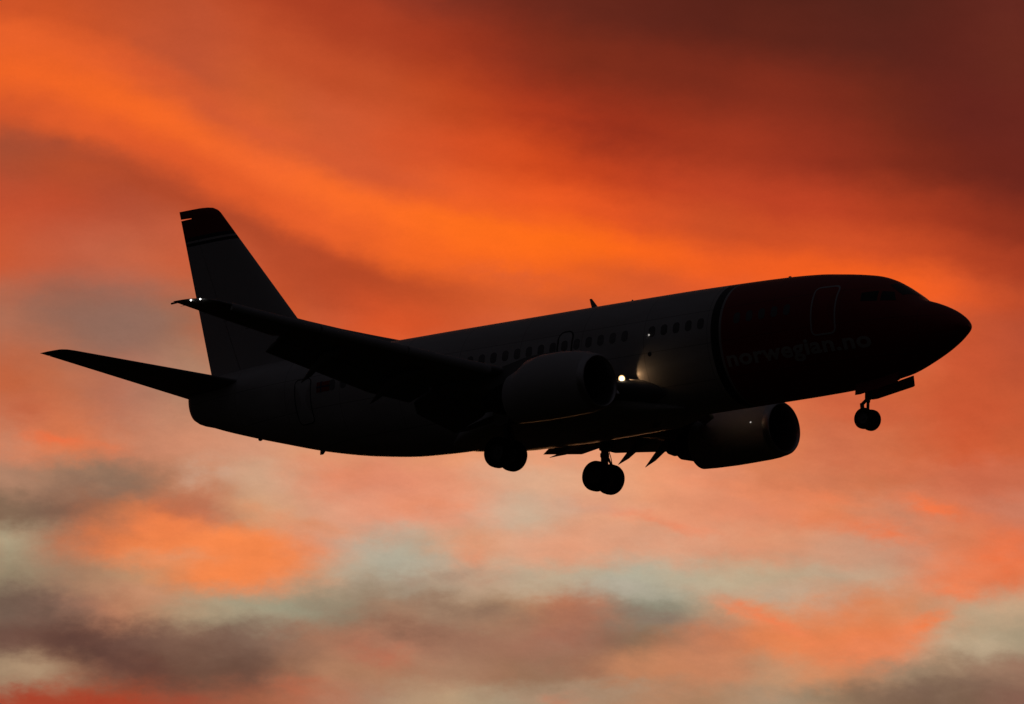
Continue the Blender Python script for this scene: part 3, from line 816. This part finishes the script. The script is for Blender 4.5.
# ---- tail
FL = lambda z: -27.44-(z-3.43)*(31.02-27.44)/(7.8-3.43)
FT = lambda z: -31.22-(z-1.9)*(32.76-31.28)/(7.86-1.9)
FTR = .095
mb = MB(); rg = []
for z in (1.5, 2.4, 3.43, 5, 6.5, 7.35, 7.58):
    P = np.array((FL(z), 0, z)); Q = np.array((FT(z), 0, z)); c = abs(P[0]-Q[0])
    rg.append([P+(Q-P)*x+np.array((0, w_*c, 0)) for x, w_ in foil(0, .72, FTR, 18, 0)])
mb.loft(rg)
rg = []
for z, k in ((7.58, 0), (7.70, .02), (7.80, .10), (7.84, .22), (7.86, .36)):
    P = np.array((FL(z), 0, z)); Q = np.array((FT(z), 0, z+.0)); P = P+(Q-P)*k; c = abs(P[0]-Q[0])
    rg.append([P+(Q-P)*x+np.array((0, w_*c*(1-k*1.6), 0)) for x, w_ in foil(0, 1, FTR, 18, 0)])
mb.loft(rg)
# dorsal fillet
rg = []
for s_, zt, hw in ((22.83, 2.03, .02), (24, 2.36, .09), (25.5, 2.80, .16), (27.0, 3.28, .22), (27.44, 3.43, .24), (28.3, 3.45, .28), (29, 3.0, .2)):
    zb = 1.75
    rg.append([(-s_, -hw, zb), (-s_, -hw*.55, zb+(zt-zb)*.6), (-s_, -.012-hw*.08, zt-.03), (-s_, 0, zt), (-s_, .012+hw*.08, zt-.03), (-s_, hw*.55, zb+(zt-zb)*.6), (-s_, hw, zb)])
mb.loft(rg)
fin = mb.build('tail_fin', FINP, jet)
rg = []
for z in (1.40, 3.5, 5.5, 7.53):
    P = np.array((FL(z), 0, z)); Q = np.array((FT(z), 0, z)); c = abs(P[0]-Q[0])
    rg.append([P+(Q-P)*x+np.array((0, w_*c, 0)) for x, w_ in foil(.726, 1, FTR, 8, 0)])
MB().loft(rg).build('rudder', FINP, fin)
for side in (-1, 1):
    def hs(y):
        z = 1.2+y*math.tan(R(7)); le = -32.3+(6.35-y)*.587; te = -33.4+(6.35-y)*.2
        return np.array((le, side*y, z)), np.array((te, side*y, z))
    mb = MB()
    rg = []
    for y in (.3, 1.2, 3, 5, 6.0):
        P, Q = hs(y); c = np.linalg.norm(Q-P)
        rg.append([P+(Q-P)*x+np.array((0, 0, z*c)) for x, z in foil(0, .70, .09, 16, -.004)])
    mb.loft(rg)
    rg = []
    for y, k in ((6.0, 0), (6.2, .03), (6.3, .10), (6.35, .25)):
        P, Q = hs(y); P = P+(Q-P)*k; c = np.linalg.norm(Q-P)
        rg.append([P+(Q-P)*x+np.array((0, 0, z*c*(1-2*k))) for x, z in foil(0, 1, .09, 16, 0)])
    mb.loft(rg)
    st = mb.build('horizontal_stabilizer', GREYP, jet)
    rg = []
    for y in (.12, 3, 5.96):
        P, Q = hs(y); c = np.linalg.norm(Q-P)
        rg.append([P+(Q-P)*x+np.array((0, 0, z*c)) for x, z in foil(.707, 1, .09, 8, -.004)])
    MB().loft(rg).build('elevator', GREYP, st)

# ---- landing gear
def wheel(c, r, wd, parent, name='wheel'):
    h = wd/2
    prof = [(-h*.55, r*.50), (-h*.80, r*.60), (-h*.98, r*.74), (-h, r*.84), (-h*.80, r*.955), (-h*.55, r*.99), (0, r), (h*.55, r*.99), (h*.80, r*.955), (h, r*.84), (h*.98, r*.74), (h*.80, r*.60), (h*.55, r*.50)]
    tyre = MB().lathe(c, (0, 1, 0), prof, n=44).build(name, TYRE, parent, angle=50)
    prof = [(-h*.50, .01), (-h*.50, r*.14), (-h*.30, r*.2), (-h*.30, r*.42), (-h*.62, r*.50), (-h*.62, r*.53), (h*.62, r*.53), (h*.62, r*.50), (h*.30, r*.42), (h*.30, r*.2), (h*.5, r*.14), (h*.5, .01)]
    MB().lathe(c, (0, 1, 0), prof, n=32).build('wheel_rim', GEARM, tyre)
    return tyre
for side in (-1, 1):
    x, y, z = -16.5, side*2.615, -3.01
    mb = MB()
    mb.tube((x+.12, y, -1.0), (x+.05, y, -2.56), .135, .125, n=20)
    mb.tube((x+.06, y, -2.25), (x, y, z+.05), .085, n=18)
    mb.tube((x, y, z-.02), (x, y, z+.10), .12, n=18)
    mb.tube((x, y-.46, z), (x, y+.46, z), .075, n=16)
    mb.tube((x+.06, y, -2.2), (x+.06, y, -2.32), .15, n=20)
    g = mb.build('main_landing_gear', GEARM, jet)
    wheel((x, y-.38, z), .508, .37, g); wheel((x, y+.38, z), .508, .37, g)
    # torque links ahead of the strut, side brace, drag brace, brake hoses
    t = MB(); k = x+.30
    t.prism([(x+.16, y, -2.28), (x+.20, y, -2.40), (k+.04, y, -2.62), (k, y, -2.56)], (0, .16, 0))
    t.prism([(k+.04, y, -2.58), (k, y, -2.66), (x+.10, y, -2.94), (x+.06, y, -2.84)], (0, .16, 0))
    t.build('torque_link', GEARM, g, smooth=False)
    MB().tube((x+.05, y, -2.05), (x+.05, side*1.3, -1.6), .055, .055).build('side_brace', GEARM, g)
    MB().tube((x+.05, y, -1.9), (x+1.0, y+side*.1, -1.15), .05, .05).build('drag_brace', GEARM, g)
    h = MB()
    for dy in (-.10, .10):
        pts = [(x+.16, y+dy, -2.1), (x+.22, y+dy*1.5, -2.4), (x+.25, y+dy*1.9, -2.7), (x+.08, y+dy*2, -2.93)]
        for a, b in zip(pts, pts[1:]): h.tube(a, b, .014, n=8)
    h.build('brake_hose', DARKM, g)
    # door attached outboard of the strut
    oy = y+side*.30
    MB().prism([(x+.35, oy, -1.05), (x-.35, oy, -1.08), (x-.30, oy-side*.10, -2.02), (x-.12, oy-side*.13, -2.10), (x+.28, oy-side*.10, -2.02)], (0, .04, 0)).build('gear_door', WHITE, g, smooth=False)

x, z = -3.96, -3.04
mb = MB()
mb.tube((x+.08, 0, -1.7), (x+.05, 0, -2.38), .12, n=18)
mb.tube((x+.05, 0, -2.3), (x+.02, 0, -2.5), .07, n=18)
mb.tube((x+.03, 0, -2.45), (x, 0, z), .05, n=16)
mb.tube((x, -.26, z), (x, .26, z), .045, n=14)
ng = mb.build('nose_landing_gear', GEARM, jet)
wheel((x, -.2, z), .343, .2, ng); wheel((x, .2, z), .343, .2, ng)
t = MB()
t.prism([(x-.02, 0, -2.36), (x-.02, 0, -2.44), (x-.24, 0, -2.60), (x-.22, 0, -2.50)], (0, .10, 0))
t.prism([(x-.25, 0, -2.50), (x-.17, 0, -2.50), (x-.15, 0, -2.72), (x-.23, 0, -2.72)], (0, .12, 0))
t.prism([(x-.22, 0, -2.70), (x-.16, 0, -2.70), (x-.04, 0, -2.96), (x-.10, 0, -2.98)], (0, .10, 0))
t.build('torque_link', GEARM, ng, smooth=False)
MB().tube((x+.10, 0, -2.4), (x+1.3, 0, -1.85), .04).build('drag_brace', GEARM, ng)
MB().tube((x+.12, -.09, -2.35), (x+.12, .09, -2.35), .05).build('steering_cylinder', GEARM, ng)
for side in (-1, 1):
    y0 = side*.42; y1 = side*.47
    mb = MB()
    q = [(-4.09, y0, -1.95), (-4.09, y1, -2.31), (-3.9, y1, -2.31), (-2.50, y1, -2.10), (-2.45, y1, -2.07), (-2.45, y0, -1.755), (-3.2, y0, -1.88)]
    mb.prism(q, (0, .035, 0))
    mb.build('nose_gear_door', RED, jet, smooth=False)
